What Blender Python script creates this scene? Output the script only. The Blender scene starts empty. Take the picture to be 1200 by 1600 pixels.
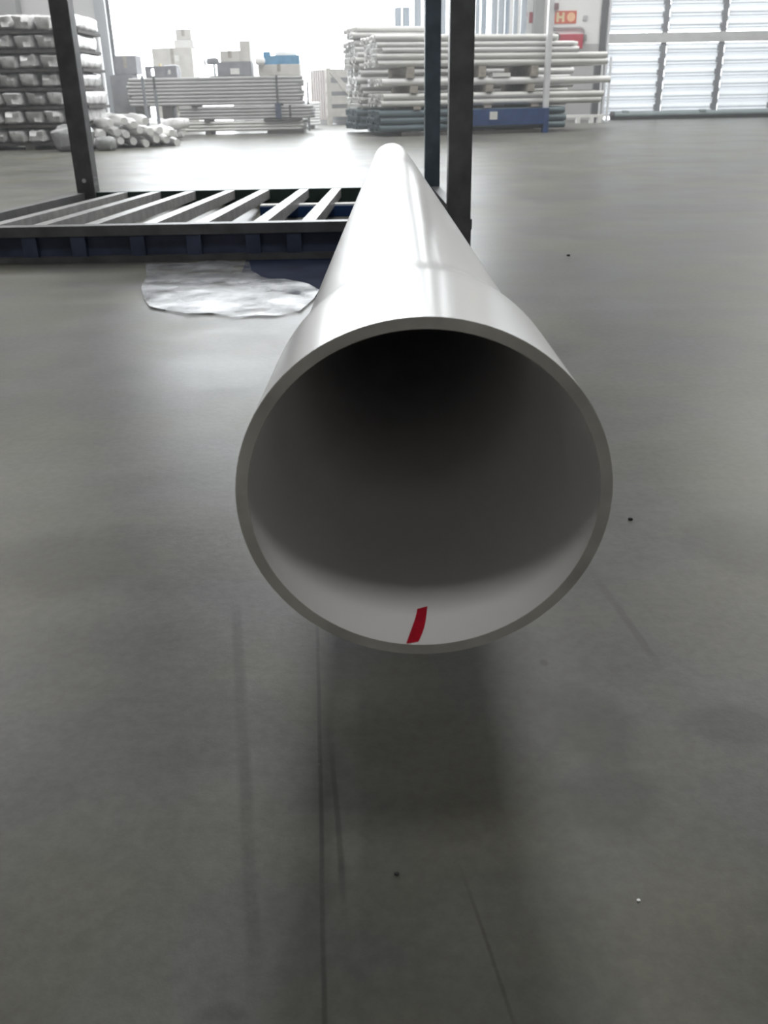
import bpy, bmesh, math, random
from mathutils import Vector, Matrix, noise

random.seed(7)
PI = math.pi
R = math.radians
scene = bpy.context.scene
col = scene.collection

# ------------------------------------------------------------------ camera
cam_d = bpy.data.cameras.new('camera')
cam_d.sensor_fit = 'HORIZONTAL'
cam_d.sensor_width = 36.0
cam_d.lens = 42.0                       # 1400 px for a 1200 px wide frame
cam_d.clip_start = 0.02
cam_d.clip_end = 500
cam_d.dof.use_dof = True
cam_d.dof.focus_distance = 1.1
cam_d.dof.aperture_fstop = 20.0
cam = bpy.data.objects.new('camera', cam_d)
col.objects.link(cam)
cam.matrix_world = (Matrix.Translation((0, 0, 0.58))
                    @ Matrix.Rotation(R(90 - 25.017), 4, 'X')
                    @ Matrix.Rotation(R(-1.05), 4, 'Z'))
scene.camera = cam

# ------------------------------------------------------------------ world, lights, exposure
SKY = 10.0
world = bpy.data.worlds.new('overcast_sky')
scene.world = world
world.use_nodes = True
bg = world.node_tree.nodes['Background']
bg.inputs[0].default_value = (0.93, 0.97, 1.0, 1)
bg.inputs[1].default_value = SKY

def area_light(name, loc, rot, sx, sy, power, color=(1, 1, 1), portal=False):
    d = bpy.data.lights.new(name, 'AREA')
    d.shape = 'RECTANGLE'
    d.size, d.size_y, d.energy, d.color = sx, sy, power, color
    if portal:
        d.cycles.is_portal = True
    o = bpy.data.objects.new(name, d)
    col.objects.link(o)
    o.location, o.rotation_euler = loc, rot
    return o

# added area lamps in unseen roof strips, set for pipe shadow, lip and background: x, y0, y1, width, power
ROOF_LAMPS = [(0.3, 4.0, 17.5, 1.8, 680), (0.3, -2.2, -0.6, 2.0, 135), (-7.5, 9.5, 17.5, 3.0, 850), (7.5, 9.5, 17.5, 3.0, 850)]
for rx, r0, r1, rw, pw in ROOF_LAMPS:
    area_light('added_roof_lamp', (rx, (r0 + r1) / 2, 7.55), (0, 0, 0), rw, r1 - r0, pw, (1.0, 1.0, 0.98))
area_light('doorway_portal', (-1.5, 21.02, 3.1), (R(-90), 0, 0), 8.0, 6.2, 1, portal=True)

cy = scene.cycles
cy.max_bounces, cy.diffuse_bounces, cy.glossy_bounces, cy.transmission_bounces = 6, 4, 3, 3
cy.caustics_reflective = cy.caustics_refractive = False

vs = scene.view_settings
vs.view_transform = 'Standard'
vs.look = 'None'
vs.exposure = 0.0
vs.gamma = 1.0
vs.use_curve_mapping = False

# ------------------------------------------------------------------ materials
MATS = {}
def nodes_of(m):
    m.use_nodes = True
    return m.node_tree, m.node_tree.nodes, m.node_tree.links

def mat(name, rgb, rough=0.5, spec=0.5, metal=0.0, var=0.06, scale=8.0, bump=0.0, bscale=60.0, coat=0.0):
    if name in MATS:
        return MATS[name]
    m = bpy.data.materials.new(name)
    nt, N, L = nodes_of(m)
    b = N['Principled BSDF']
    tc = N.new('ShaderNodeTexCoord')
    nz = N.new('ShaderNodeTexNoise')
    nz.inputs['Scale'].default_value = scale
    nz.inputs['Detail'].default_value = 5
    L.new(tc.outputs['Object'], nz.inputs['Vector'])
    rp = N.new('ShaderNodeValToRGB')
    rp.color_ramp.elements[0].position = 0.3
    rp.color_ramp.elements[1].position = 0.7
    rp.color_ramp.elements[0].color = tuple(max(0, c * (1 - var)) for c in rgb) + (1,)
    rp.color_ramp.elements[1].color = tuple(min(1, c * (1 + var)) for c in rgb) + (1,)
    L.new(nz.outputs['Fac'], rp.inputs['Fac'])
    L.new(rp.outputs['Color'], b.inputs['Base Color'])
    b.inputs['Roughness'].default_value = rough
    b.inputs['Metallic'].default_value = metal
    b.inputs['Specular IOR Level'].default_value = spec
    b.inputs['Coat Weight'].default_value = coat
    if bump > 0:
        n2 = N.new('ShaderNodeTexNoise')
        n2.inputs['Scale'].default_value = bscale
        n2.inputs['Detail'].default_value = 4
        L.new(tc.outputs['Object'], n2.inputs['Vector'])
        bp = N.new('ShaderNodeBump')
        bp.inputs['Strength'].default_value = bump
        bp.inputs['Distance'].default_value = 0.01
        L.new(n2.outputs['Fac'], bp.inputs['Height'])
        L.new(bp.outputs['Normal'], b.inputs['Normal'])
    MATS[name] = m
    return m

M_PVC = mat('white_pvc', (0.86, 0.86, 0.85), rough=0.22, spec=0.6, var=0.015, scale=3)
M_PVC_IN = mat('white_pvc_inner', (0.88, 0.865, 0.855), rough=0.5, var=0.02)
M_PVC_CUT = mat('cut_pvc_edge', (0.45, 0.43, 0.39), rough=0.7, var=0.22, scale=22)
M_RED = mat('red_paint', (0.50, 0.012, 0.03), rough=0.35, var=0.25, scale=90)
M_RACK = mat('dark_painted_steel', (0.12, 0.122, 0.128), rough=0.45, var=0.25, scale=12, bump=0.1)
M_RACKBLUE = mat('dark_blue_painted_steel', (0.06, 0.075, 0.13), rough=0.5, var=0.3, scale=10)
M_RACKSLATE = mat('slate_blue_painted_steel', (0.085, 0.115, 0.145), rough=0.45, var=0.25, scale=12, bump=0.1)
M_RACKGREEN = mat('dark_green_painted_steel', (0.03, 0.055, 0.045), rough=0.45, var=0.3, scale=10)
M_SLAT = mat('worn_grey_steel_slat', (0.36, 0.36, 0.36), rough=0.4, var=0.25, scale=14)
M_BLUE = mat('blue_painted_steel', (0.012, 0.05, 0.17), rough=0.45, var=0.2, scale=8)
M_BLUELT = mat('blue_plastic', (0.10, 0.30, 0.50), rough=0.4, var=0.15)
M_PIPE = mat('grey_white_pipe', (0.68, 0.68, 0.66), rough=0.4, var=0.1, scale=2)
M_PIPE2 = mat('pale_grey_pipe', (0.78, 0.78, 0.77), rough=0.35, var=0.08, scale=2)
M_PIPEDK = mat('dark_teal_pipe', (0.10, 0.14, 0.16), rough=0.45, var=0.2, scale=3)
M_PIPEMID = mat('mid_grey_pipe', (0.42, 0.42, 0.42), rough=0.35, var=0.12, scale=2)
M_STAND = mat('grey_blue_tube', (0.36, 0.40, 0.45), rough=0.25, spec=0.7, var=0.1, scale=2)
M_TIMBER = mat('weathered_timber', (0.34, 0.31, 0.27), rough=0.8, var=0.25, scale=14, bump=0.2)
M_TIMBERDK = mat('dark_timber', (0.08, 0.075, 0.07), rough=0.8, var=0.25, scale=14)
M_CRATE = mat('pale_crate_timber', (0.36, 0.33, 0.29), rough=0.8, var=0.15, scale=9)
M_CRATEDK = mat('brown_crate_timber', (0.16, 0.13, 0.115), rough=0.8, var=0.2, scale=9)
M_WRAP = mat('white_plastic_wrap', (0.74, 0.74, 0.74), rough=0.25, spec=0.6, var=0.35, scale=9, bump=0.5, bscale=18)
M_WRAPW = mat('bright_plastic_wrap', (0.92, 0.92, 0.91), rough=0.3, var=0.05, scale=6, bump=0.3, bscale=14)
M_SACK = mat('grey_plastic_sack', (0.32, 0.33, 0.33), rough=0.4, var=0.25, scale=7, bump=0.5, bscale=12)
M_CARTON = mat('grey_brown_carton', (0.58, 0.56, 0.53), rough=0.8, var=0.1, scale=6)
M_CARTONDK = mat('dark_carton', (0.22, 0.22, 0.24), rough=0.7, var=0.2, scale=6)
M_LABEL = mat('white_paper_label', (0.75, 0.75, 0.73), rough=0.7, var=0.04)
M_WALL = mat('white_painted_wall', (0.82, 0.82, 0.81), rough=0.8, var=0.05, scale=1.5)
M_WALLGREY = mat('grey_wall_paint', (0.45, 0.45, 0.45), rough=0.8, var=0.06, scale=2)
M_COLUMN = mat('grey_concrete_column', (0.26, 0.26, 0.26), rough=0.8, var=0.1, scale=3)
M_JAMB = mat('grey_steel_frame', (0.24, 0.25, 0.27), rough=0.5, var=0.1, scale=3)
M_JAMBDK = mat('dark_steel_frame', (0.08, 0.08, 0.085), rough=0.5, var=0.15, scale=3)
M_GALV = mat('galvanised_tube', (0.72, 0.73, 0.75), rough=0.35, metal=0.1, var=0.1, scale=4)
M_CEIL = mat('ceiling_sheeting', (0.16, 0.16, 0.16), rough=0.8, var=0.05, scale=1)
M_CABINET = mat('red_enamel', (0.46, 0.02, 0.05), rough=0.35, var=0.1)
M_SIGNRED = mat('orange_red_sign', (0.62, 0.10, 0.04), rough=0.5, var=0.05)
M_CREAM = mat('cream_print', (0.85, 0.72, 0.42), rough=0.5, var=0.04)
M_BLACK = mat('black_rubber', (0.02, 0.02, 0.022), rough=0.6, var=0.2)
M_SHADE_SHEET = mat('dark_blue_shade', (0.016, 0.022, 0.045), rough=0.9, spec=0.1, var=0.3, scale=6)  # deep blue that paints the shade before the rack
M_YARD = mat('yard_concrete', (0.55, 0.55, 0.54), rough=0.8, var=0.1, scale=1)
M_ROLL = mat('grey_green_seal', (0.30, 0.36, 0.37), rough=0.5, var=0.1, scale=4)
M_GRIT = mat('dark_grit', (0.04, 0.04, 0.04), rough=0.8, var=0.2)
M_GRITW = mat('white_chip', (0.9, 0.9, 0.9), rough=0.4, var=0.02)

# translucent corrugated door sheet
def translucent_sheet():
    m = bpy.data.materials.new('translucent_door_sheet')
    nt, N, L = nodes_of(m)
    b = N['Principled BSDF']
    b.inputs['Base Color'].default_value = (0.78, 0.80, 0.82, 1)
    b.inputs['Roughness'].default_value = 0.35
    t = N.new('ShaderNodeBsdfTranslucent')
    nz = N.new('ShaderNodeTexNoise')
    nz.inputs['Scale'].default_value = 1.3
    tc = N.new('ShaderNodeTexCoord')
    L.new(tc.outputs['Object'], nz.inputs['Vector'])
    rp = N.new('ShaderNodeValToRGB')
    rp.color_ramp.elements[0].color = (0.70, 0.74, 0.78, 1)
    rp.color_ramp.elements[1].color = (0.84, 0.87, 0.90, 1)
    L.new(nz.outputs['Fac'], rp.inputs['Fac'])
    L.new(rp.outputs['Color'], t.inputs['Color'])
    mx = N.new('ShaderNodeMixShader')
    mx.inputs[0].default_value = 0.12
    L.new(b.outputs[0], mx.inputs[1])
    L.new(t.outputs[0], mx.inputs[2])
    L.new(mx.outputs[0], N['Material Output'].inputs['Surface'])
    return m
M_SHEET = translucent_sheet()

# clear-ish crumpled film on the floor
M_FILM = mat('crumpled_clear_film', (0.30, 0.31, 0.33), rough=0.28, spec=0.7, var=0.35, scale=9, bump=0.45, bscale=9)
nt, N, L = nodes_of(M_FILM)
tcf, nzf, rpf = N.new('ShaderNodeTexCoord'), N.new('ShaderNodeTexNoise'), N.new('ShaderNodeMapRange')
nzf.inputs['Scale'].default_value, nzf.inputs['Detail'].default_value = 7.0, 5
rpf.inputs['From Min'].default_value, rpf.inputs['From Max'].default_value = 0.35, 0.65
rpf.inputs['To Min'].default_value, rpf.inputs['To Max'].default_value = 0.05, 0.80
trf, mxf = N.new('ShaderNodeBsdfTransparent'), N.new('ShaderNodeMixShader')
L.new(tcf.outputs['Object'], nzf.inputs['Vector'])
L.new(nzf.outputs['Fac'], rpf.inputs['Value'])
L.new(rpf.outputs[0], mxf.inputs[0])
L.new(trf.outputs[0], mxf.inputs[1])
L.new(N['Principled BSDF'].outputs[0], mxf.inputs[2])
L.new(mxf.outputs[0], N['Material Output'].inputs['Surface'])

# floor: polished concrete with stains, scuffs and cracks that belong to the slab
def floor_material():
    m = bpy.data.materials.new('polished_concrete_floor')
    nt, N, L = nodes_of(m)
    b = N['Principled BSDF']
    tc = N.new('ShaderNodeTexCoord')
    sep = N.new('ShaderNodeSeparateXYZ')
    L.new(tc.outputs['Object'], sep.inputs[0])
    def math_(op, a, c=None, clamp=False):
        n = N.new('ShaderNodeMath')
        n.operation = op
        n.use_clamp = clamp
        for i, v in enumerate((a, c)):
            if v is None:
                continue
            if isinstance(v, (int, float)):
                n.inputs[i].default_value = v
            else:
                L.new(v, n.inputs[i])
        return n.outputs[0]
    def noise_(scale, detail=4, rough=0.55, vec=None):
        n = N.new('ShaderNodeTexNoise')
        n.inputs['Scale'].default_value = scale
        n.inputs['Detail'].default_value = detail
        n.inputs['Roughness'].default_value = rough
        L.new(vec or tc.outputs['Object'], n.inputs['Vector'])
        return n.outputs['Fac']
    def ramp(fac, p0, p1, v0=0.0, v1=1.0):
        n = N.new('ShaderNodeMapRange')
        n.interpolation_type = 'SMOOTHSTEP'
        n.inputs['From Min'].default_value = p0
        n.inputs['From Max'].default_value = p1
        n.inputs['To Min'].default_value = v0
        n.inputs['To Max'].default_value = v1
        L.new(fac, n.inputs['Value'])
        return n.outputs[0]
    X, Y = sep.outputs[0], sep.outputs[1]
    big, mid, fine = noise_(1.1, 3), noise_(6.0, 5), noise_(70.0, 6, 0.7)
    tint = noise_(2.3, 3)
    streak_map = N.new('ShaderNodeMapping')
    streak_map.inputs['Scale'].default_value = (0.35, 3.0, 1.0)
    L.new(tc.outputs['Object'], streak_map.inputs['Vector'])
    streak = noise_(1.6, 4, 0.5, streak_map.outputs[0])
    val = math_('ADD', ramp(big, 0.3, 0.7, 0.84, 1.08), ramp(mid, 0.28, 0.72, -0.11, 0.11))
    val = math_('ADD', val, ramp(fine, 0.3, 0.7, -0.09, 0.09))
    val = math_('ADD', val, ramp(streak, 0.35, 0.7, -0.05, 0.05))
    wob = math_('MULTIPLY', math_('SUBTRACT', mid, 0.5), 0.02)
    # elongated scuff / crack segments: (x0,y0,x1,y1,half width,depth)
    segs = [(-0.086, 0.97, -0.043, 0.35, 0.0016, 0.42), (-0.056, 0.70, -0.036, 0.50, 0.0020, 0.35),
            (-0.188, 0.97, -0.100, 0.45, 0.0048, 0.30), (-0.045, 0.80, -0.034, 0.45, 0.010, -0.22), (0.060, 0.535, 0.090, 0.37, 0.0012, 0.30),
            (0.274, 1.05, 0.303, 0.82, 0.0040, 0.28), (-0.040, 0.55, -0.037, 0.515, 0.0030, 0.5),
            (0.170, 0.62, 0.215, 0.618, 0.002, 0.2)]
    for (x0, y0, x1, y1, w, dep) in segs:
        ln = math.hypot(x1 - x0, y1 - y0)
        ux, uy = (x1 - x0) / ln, (y1 - y0) / ln
        dx, dy = math_('SUBTRACT', X, x0), math_('SUBTRACT', Y, y0)
        t = math_('ADD', math_('MULTIPLY', dx, ux), math_('MULTIPLY', dy, uy))
        s = math_('SUBTRACT', math_('MULTIPLY', dx, uy), math_('MULTIPLY', dy, ux))
        s = math_('ABSOLUTE', math_('ADD', s, math_('MULTIPLY', wob, 0.25)))
        a = math_('MULTIPLY', ramp(s, w * 0.5, w * 1.9, 1.0, 0.0),
                  math_('MULTIPLY', ramp(t, -0.03, 0.05), ramp(t, ln - 0.05, ln + 0.02, 1.0, 0.0)))
        a = math_('MULTIPLY', a, ramp(mid, 0.32, 0.6, 0.45, 1.0))
        val = math_('MULTIPLY', val, math_('SUBTRACT', 1.0, math_('MULTIPLY', a, dep)))
    # oily stains: (x,y,rx,ry,depth)
    for (sx, sy, rx, ry, dep) in [(-0.42, 1.10, 0.19, 0.12, 0.30), (0.205, 0.725, 0.055, 0.07, 0.26),
                                  (0.205, 0.62, 0.05, 0.06, 0.24), (0.345, 0.725, 0.06, 0.04, 0.26),
                                  (0.50, 1.12, 0.10, 0.12, 0.28), (0.176, 0.836, 0.006, 0.008, 0.3),
                                  (0.7, 2.2, 0.4, 0.25, 0.08), (-0.55, 1.9, 0.3, 0.25, 0.08),
                                  (0.30, 0.50, 0.05, 0.02, 0.1), (-0.12, 0.42, 0.02, 0.01, 0.25)]:
        dx = math_('DIVIDE', math_('SUBTRACT', X, sx), rx)
        dy = math_('DIVIDE', math_('SUBTRACT', Y, sy), ry)
        r = math_('SQRT', math_('ADD', math_('MULTIPLY', dx, dx), math_('MULTIPLY', dy, dy)))
        r = math_('ADD', r, math_('MULTIPLY', math_('SUBTRACT', mid, 0.5), 0.9))
        val = math_('MULTIPLY', val, math_('SUBTRACT', 1.0, ramp(r, 0.45, 1.15, dep, 0.0)))
    mixc = N.new('ShaderNodeMix')
    mixc.data_type = 'RGBA'
    L.new(ramp(tint, 0.4, 0.65), mixc.inputs['Factor'])
    mixc.inputs['A'].default_value = (0.130, 0.130, 0.124, 1)
    mixc.inputs['B'].default_value = (0.137, 0.135, 0.108, 1)
    mul = N.new('ShaderNodeMix')
    mul.data_type = 'RGBA'
    mul.blend_type = 'MULTIPLY'
    mul.inputs['Factor'].default_value = 1.0
    L.new(mixc.outputs['Result'], mul.inputs['A'])
    comb = N.new('ShaderNodeCombineColor')
    for i in range(3):
        L.new(val, comb.inputs[i])
    L.new(comb.outputs[0], mul.inputs['B'])
    L.new(mul.outputs['Result'], b.inputs['Base Color'])
    L.new(ramp(math_('ADD', big, math_('MULTIPLY', mid, 0.4)), 0.5, 1.0, 0.34, 0.46), b.inputs['Roughness'])
    b.inputs['Specular IOR Level'].default_value = 0.22
    bp = N.new('ShaderNodeBump')
    bp.inputs['Strength'].default_value = 0.08
    bp.inputs['Distance'].default_value = 0.004
    L.new(math_('ADD', fine, math_('MULTIPLY', mid, 2.0)), bp.inputs['Height'])
    L.new(bp.outputs['Normal'], b.inputs['Normal'])
    return m
M_FLOOR = floor_material()

# ------------------------------------------------------------------ mesh helpers
def bm_new():
    return bmesh.new()

def box(bm, x0, x1, y0, y1, z0, z1, M=None):
    vs_ = []
    for x, y, z in ((x0, y0, z0), (x1, y0, z0), (x1, y1, z0), (x0, y1, z0),
                    (x0, y0, z1), (x1, y0, z1), (x1, y1, z1), (x0, y1, z1)):
        p = Vector((x, y, z))
        vs_.append(bm.verts.new(M @ p if M else p))
    for f in ((0, 3, 2, 1), (4, 5, 6, 7), (0, 1, 5, 4), (1, 2, 6, 5), (2, 3, 7, 6), (3, 0, 4, 7)):
        bm.faces.new([vs_[i] for i in f])
    return bm

def frame_of(d):
    d = d.normalized()
    up = Vector((0, 0, 1)) if abs(d.z) < 0.95 else Vector((1, 0, 0))
    b = d.cross(up).normalized()
    return d, b, b.cross(d)

def sweep(bm, pts, r, n=12, cap=True, ry=None):
    """Solid round bar along a polyline."""
    pts = [Vector(p) for p in pts]
    rings = []
    for i, p in enumerate(pts):
        d = (pts[min(i + 1, len(pts) - 1)] - pts[max(i - 1, 0)])
        d, b, c = frame_of(d)
        rr = r[i] if isinstance(r, (list, tuple)) else r
        rings.append([bm.verts.new(p + b * rr * math.cos(2 * PI * k / n) + c * (ry or rr) * math.sin(2 * PI * k / n))
                      for k in range(n)])
    for a, b_ in zip(rings, rings[1:]):
        for k in range(n):
            bm.faces.new((a[k], a[(k + 1) % n], b_[(k + 1) % n], b_[k]))
    if cap:
        bm.faces.new(rings[0][::-1])
        bm.faces.new(rings[-1])
    return bm

def hollow(bm, L, r, wall, n=12):
    """Open-ended tube from x=0 to x=L."""
    def ring(x, rr):
        return [bm.verts.new((x, rr * math.cos(2 * PI * k / n), rr * math.sin(2 * PI * k / n))) for k in range(n)]
    A, B, C_, D = ring(0, r), ring(L, r), ring(L, r - wall), ring(0, r - wall)
    for P, Q in ((A, B), (B, C_), (C_, D), (D, A)):
        for k in range(n):
            bm.faces.new((P[k], P[(k + 1) % n], Q[(k + 1) % n], Q[k]))
    return bm

def lathe(bm, prof, n=24, axis='Z'):
    """prof: list of (r, h)."""
    rings = []
    for r, hgt in prof:
        rings.append([bm.verts.new((r * math.cos(2 * PI * k / n), r * math.sin(2 * PI * k / n), hgt)) for k in range(n)])
    for a, b_ in zip(rings, rings[1:]):
        for k in range(n):
            bm.faces.new((a[k], a[(k + 1) % n], b_[(k + 1) % n], b_[k]))
    bm.faces.new(rings[0][::-1])
    bm.faces.new(rings[-1])
    return bm

def lump(bm, sx, sy, sz, seed, amp=0.12, e=0.45, nu=14, nv=10):
    """Soft rounded block (superellipsoid) with creases, centred, half sizes sx, sy, sz."""
    def sgn(v, p):
        return math.copysign(abs(v) ** p, v)
    rings = []
    for j in range(1, nv):
        ph = -PI / 2 + PI * j / nv
        ring = []
        for i in range(nu):
            th = 2 * PI * i / nu
            p = Vector((sx * sgn(math.cos(ph), e) * sgn(math.cos(th), e),
                        sy * sgn(math.cos(ph), e) * sgn(math.sin(th), e), sz * sgn(math.sin(ph), e)))
            q = Vector((p.x / sx * 2 + seed * 7.3, p.y / sy * 2, p.z / sz * 2))
            p *= 1 + amp * noise.noise(q * 1.1)
            ring.append(bm.verts.new(p))
        rings.append(ring)
    b0, b1 = bm.verts.new((0, 0, -sz * 0.97)), bm.verts.new((0, 0, sz * 0.97))
    for a, b_ in zip(rings, rings[1:]):
        for k in range(nu):
            bm.faces.new((a[k], a[(k + 1) % nu], b_[(k + 1) % nu], b_[k]))
    for k in range(nu):
        bm.faces.new((b0, rings[0][(k + 1) % nu], rings[0][k]))
        bm.faces.new((b1, rings[-1][k], rings[-1][(k + 1) % nu]))
    return bm

def mesh_of(name, bm, m, smooth=False, bevel=0.0):
    if bevel > 0:
        bmesh.ops.bevel(bm, geom=list(bm.edges), offset=bevel, segments=2, affect='EDGES', profile=0.6)
    bmesh.ops.recalc_face_normals(bm, faces=bm.faces)
    me = bpy.data.meshes.new(name)
    if smooth:
        for f in bm.faces:
            f.smooth = True
    bm.to_mesh(me)
    bm.free()
    for mm in (m if isinstance(m, (list, tuple)) else [m]):
        me.materials.append(mm)
    if smooth:
        try:
            me.set_sharp_from_angle(angle=R(40))
        except Exception:
            pass
    return me

def link(name, me, parent=None, loc=(0, 0, 0), rot=(0, 0, 0)):
    o = bpy.data.objects.new(name, me)
    col.objects.link(o)
    o.parent = parent
    o.location, o.rotation_euler = loc, rot
    return o

def obj(name, bm, m, parent=None, loc=(0, 0, 0), rot=(0, 0, 0), smooth=False, bevel=0.0):
    return link(name, mesh_of(name, bm, m, smooth, bevel), parent, loc, rot)

def tag(o, label, cat, group=None, kind=None):
    o['label'], o['category'] = label, cat
    if group:
        o['group'] = group
    if kind:
        o['kind'] = kind
    return o

def thing(name, label, cat, loc=(0, 0, 0), rotz=0.0, group=None):
    o = bpy.data.objects.new(name, None)
    o.empty_display_size = 0.1
    col.objects.link(o)
    o.location, o.rotation_euler = loc, (0, 0, rotz)
    return tag(o, label, cat, group)

def struct(name, bm, m, label=None, parent=None, **kw):
    o = obj(name, bm, m, parent, **kw)
    o['kind'] = 'structure'
    if label:
        o['label'] = label
    return o

# ------------------------------------------------------------------ the hall
XL, XR, YB, YW, ZC = -14.0, 14.0, -9.0, 21.0, 7.5
DX0, DX1, DH = -5.50, 2.46, 6.2           # open loading doorway
GX0, GX1, GH = 4.86, 9.75, 4.6            # sectional door with translucent sheets
struct('floor', box(bm_new(), XL, XR, YB, YW + 0.3, -0.2, 0.0), M_FLOOR,
       'grey polished concrete floor with stains and scuff marks')
struct('ground_outside', box(bm_new(), -60, 60, YW + 0.3, 140, -0.25, -0.02), M_YARD, 'bright concrete yard outside the doorway')
bmw = bm_new()
box(bmw, XL, DX0, YW, YW + 0.3, 0, ZC)
struct('wall_back_left', bmw, M_WALLGREY, 'grey wall left of the open doorway')
bmw = bm_new()
box(bmw, DX1, GX0 - 0.16, YW, YW + 0.3, 0, ZC)
struct('wall_back_middle', bmw, M_WALL, 'white wall with hose cabinet between the two doorways')
bmw = bm_new()
box(bmw, GX0 - 0.16, GX1 + 0.2, YW, YW + 0.3, GH, ZC)
box(bmw, GX1 + 0.2, XR, YW, YW + 0.3, 0, ZC)
struct('wall_back_right', bmw, M_WALL, 'white wall round the sectional door')
struct('wall_back_lintel', box(bm_new(), DX0, DX1, YW, YW + 0.3, DH, ZC), M_WALL, 'white wall above the open doorway')
struct('wall_left', box(bm_new(), XL - 0.2, XL, YB, YW + 0.3, 0, ZC), M_COLUMN)
struct('wall_right', box(bm_new(), XR, XR + 0.2, YB, YW + 0.3, 0, ZC), M_COLUMN)
struct('wall_front', box(bm_new(), XL, XR, YB - 0.2, YB, 0, ZC), M_WALL)
bmc = bm_new()
xs_ = sorted({XL, XR} | {v for rx, r0, r1, rw, pw in ROOF_LAMPS for v in (rx - rw / 2 - 0.05, rx + rw / 2 + 0.05)})
ys_ = sorted({YB, YW + 0.3} | {v for rx, r0, r1, rw, pw in ROOF_LAMPS for v in (r0 - 0.05, r1 + 0.05)})
for xa, xb in zip(xs_, xs_[1:]):
    for ya, yb in zip(ys_, ys_[1:]):
        mx_, my_ = (xa + xb) / 2, (ya + yb) / 2
        if not any(abs(mx_ - rx) < rw / 2 + 0.05 and r0 - 0.05 < my_ < r1 + 0.05 for rx, r0, r1, rw, pw in ROOF_LAMPS):
            box(bmc, xa, xb, ya, yb, ZC, ZC + 0.15)
struct('ceiling', bmc, M_CEIL, 'grey sheeted roof with openings for added strip lamps')
for rx, r0, r1, rw, pw in ROOF_LAMPS:                       # opaque cover over each lamp opening
    struct('ceiling_lamp_cover', box(bm_new(), rx - rw / 2 - 0.2, rx + rw / 2 + 0.2, r0 - 0.2, r1 + 0.2, ZC + 0.16, ZC + 0.2), M_CEIL)

# grey strip along the foot of the middle wall
struct('baseboard_back', box(bm_new(), DX1, GX0 - 0.18, YW - 0.015, YW, 0, 1.45), M_WALLGREY, 'grey painted lower band of the white wall')
# doorway frame
struct('trim_1', box(bm_new(), DX0 - 0.22, DX0, YW - 0.08, YW + 0.32, 0, DH), M_JAMB, 'grey steel frame at the left of the doorway')
bmj = bm_new()
box(bmj, DX0 - 0.48, DX0 - 0.24, YW - 0.05, YW, 0, 1.45)
struct('trim_2', bmj, M_COLUMN, 'dark grey strip beside the doorway frame')
struct('trim_3', box(bm_new(), GX0 - 0.20, GX0 - 0.08, YW - 0.06, YW + 0.3, 0, GH), M_JAMBDK, 'dark steel jamb of the sectional door')
struct('trim_4', box(bm_new(), GX0 - 0.055, GX0 - 0.005, YW - 0.05, YW + 0.3, 0, GH), M_GALV, 'pale guide rail beside the sectional door')
struct('trim_5', box(bm_new(), -7.95, -7.22, YW - 0.35, YW, 0, ZC), M_COLUMN, 'grey column in the far left corner')
struct('trim_6', box(bm_new(), 3.25, 3.45, YW - 0.25, YW, 0, ZC), M_COLUMN, 'grey wall column beside the hose cabinet')

# sectional door: bays of corrugated translucent sheet between steel mullions
door = bpy.data.objects.new('door_1', None)
col.objects.link(door)
door.location = (GX0, YW + 0.1, 0)
door['kind'] = 'structure'
door['label'] = 'white translucent sectional door of corrugated sheets with dark mullions'
BAY, PITCH = 1.215, 0.222
def sheet_mesh(z0, z1):
    bm = bm_new()
    prof = []
    z = z0
    while z < z1 - 0.01:
        for dz, dy in ((0.0, 0.0), (0.030, 0.0), (0.050, -0.035), (0.150, -0.045), (0.185, -0.012)):
            if z + dz <= z1:
                prof.append((dy, z + dz))
        z += PITCH
    prof.append((0.0, z1))
    w = BAY - 0.115
    a = [bm.verts.new((0, y, zz)) for y, zz in prof]
    b_ = [bm.verts.new((w, y, zz)) for y, zz in prof]
    for i in range(len(prof) - 1):
        bm.faces.new((a[i], b_[i], b_[i + 1], a[i + 1]))
    return mesh_of('corrugated_sheet', bm, M_SHEET)
M_RIB = mat('grey_sheet_rib', (0.42, 0.45, 0.48), rough=0.5)
def rib_mesh():
    return mesh_of('rib', box(bm_new(), 0, BAY - 0.115, -0.062, -0.046, 0.0, 0.014), M_RIB)
RIB = rib_mesh()
lower, upper, top = sheet_mesh(0.10, 1.44), sheet_mesh(1.66, 3.0), sheet_mesh(3.2, GH)
for i in range(4):
    for me in (lower, upper, top):
        sh = link('corrugated_sheet', me, door, (i * BAY + 0.02, 0, 0))
        z0, z1 = {lower: (0.10, 1.44), upper: (1.66, 3.0), top: (3.2, GH)}[me]
        z = z0 + 0.045
        while z < z1 - 0.05:                                # two thin ribs to every corrugation
            link('rib', RIB, sh, (0, 0, z))
            if z + 0.06 < z1:
                link('rib', RIB, sh, (0, 0.002, z + 0.062))
            z += PITCH
    if i < 3:
        bmm = bm_new()
        for z0, z1 in ((0.08, 1.46), (1.60, 3.0), (3.2, GH)):
            box(bmm, -0.012, 0.10, -0.03, 0.03, z0, z1)
            z = z0 + 0.1
            while z < z1 - 0.08:                            # brackets at every sheet rib
                box(bmm, -0.05, 0.0, -0.055, 0.0, z, z + 0.10)
                z += PITCH
        obj('mullion', bmm, M_JAMB, door, ((i + 1) * BAY - 0.085, 0, 0))
for z0, z1 in ((1.45, 1.64), (3.0, 3.2), (0.06, 0.10)):
    obj('cross_rail', box(bm_new(), 0, 4 * BAY, -0.06, 0.04, z0, z1), mat('pale_rail', (0.60, 0.61, 0.62), rough=0.5), door)

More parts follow.
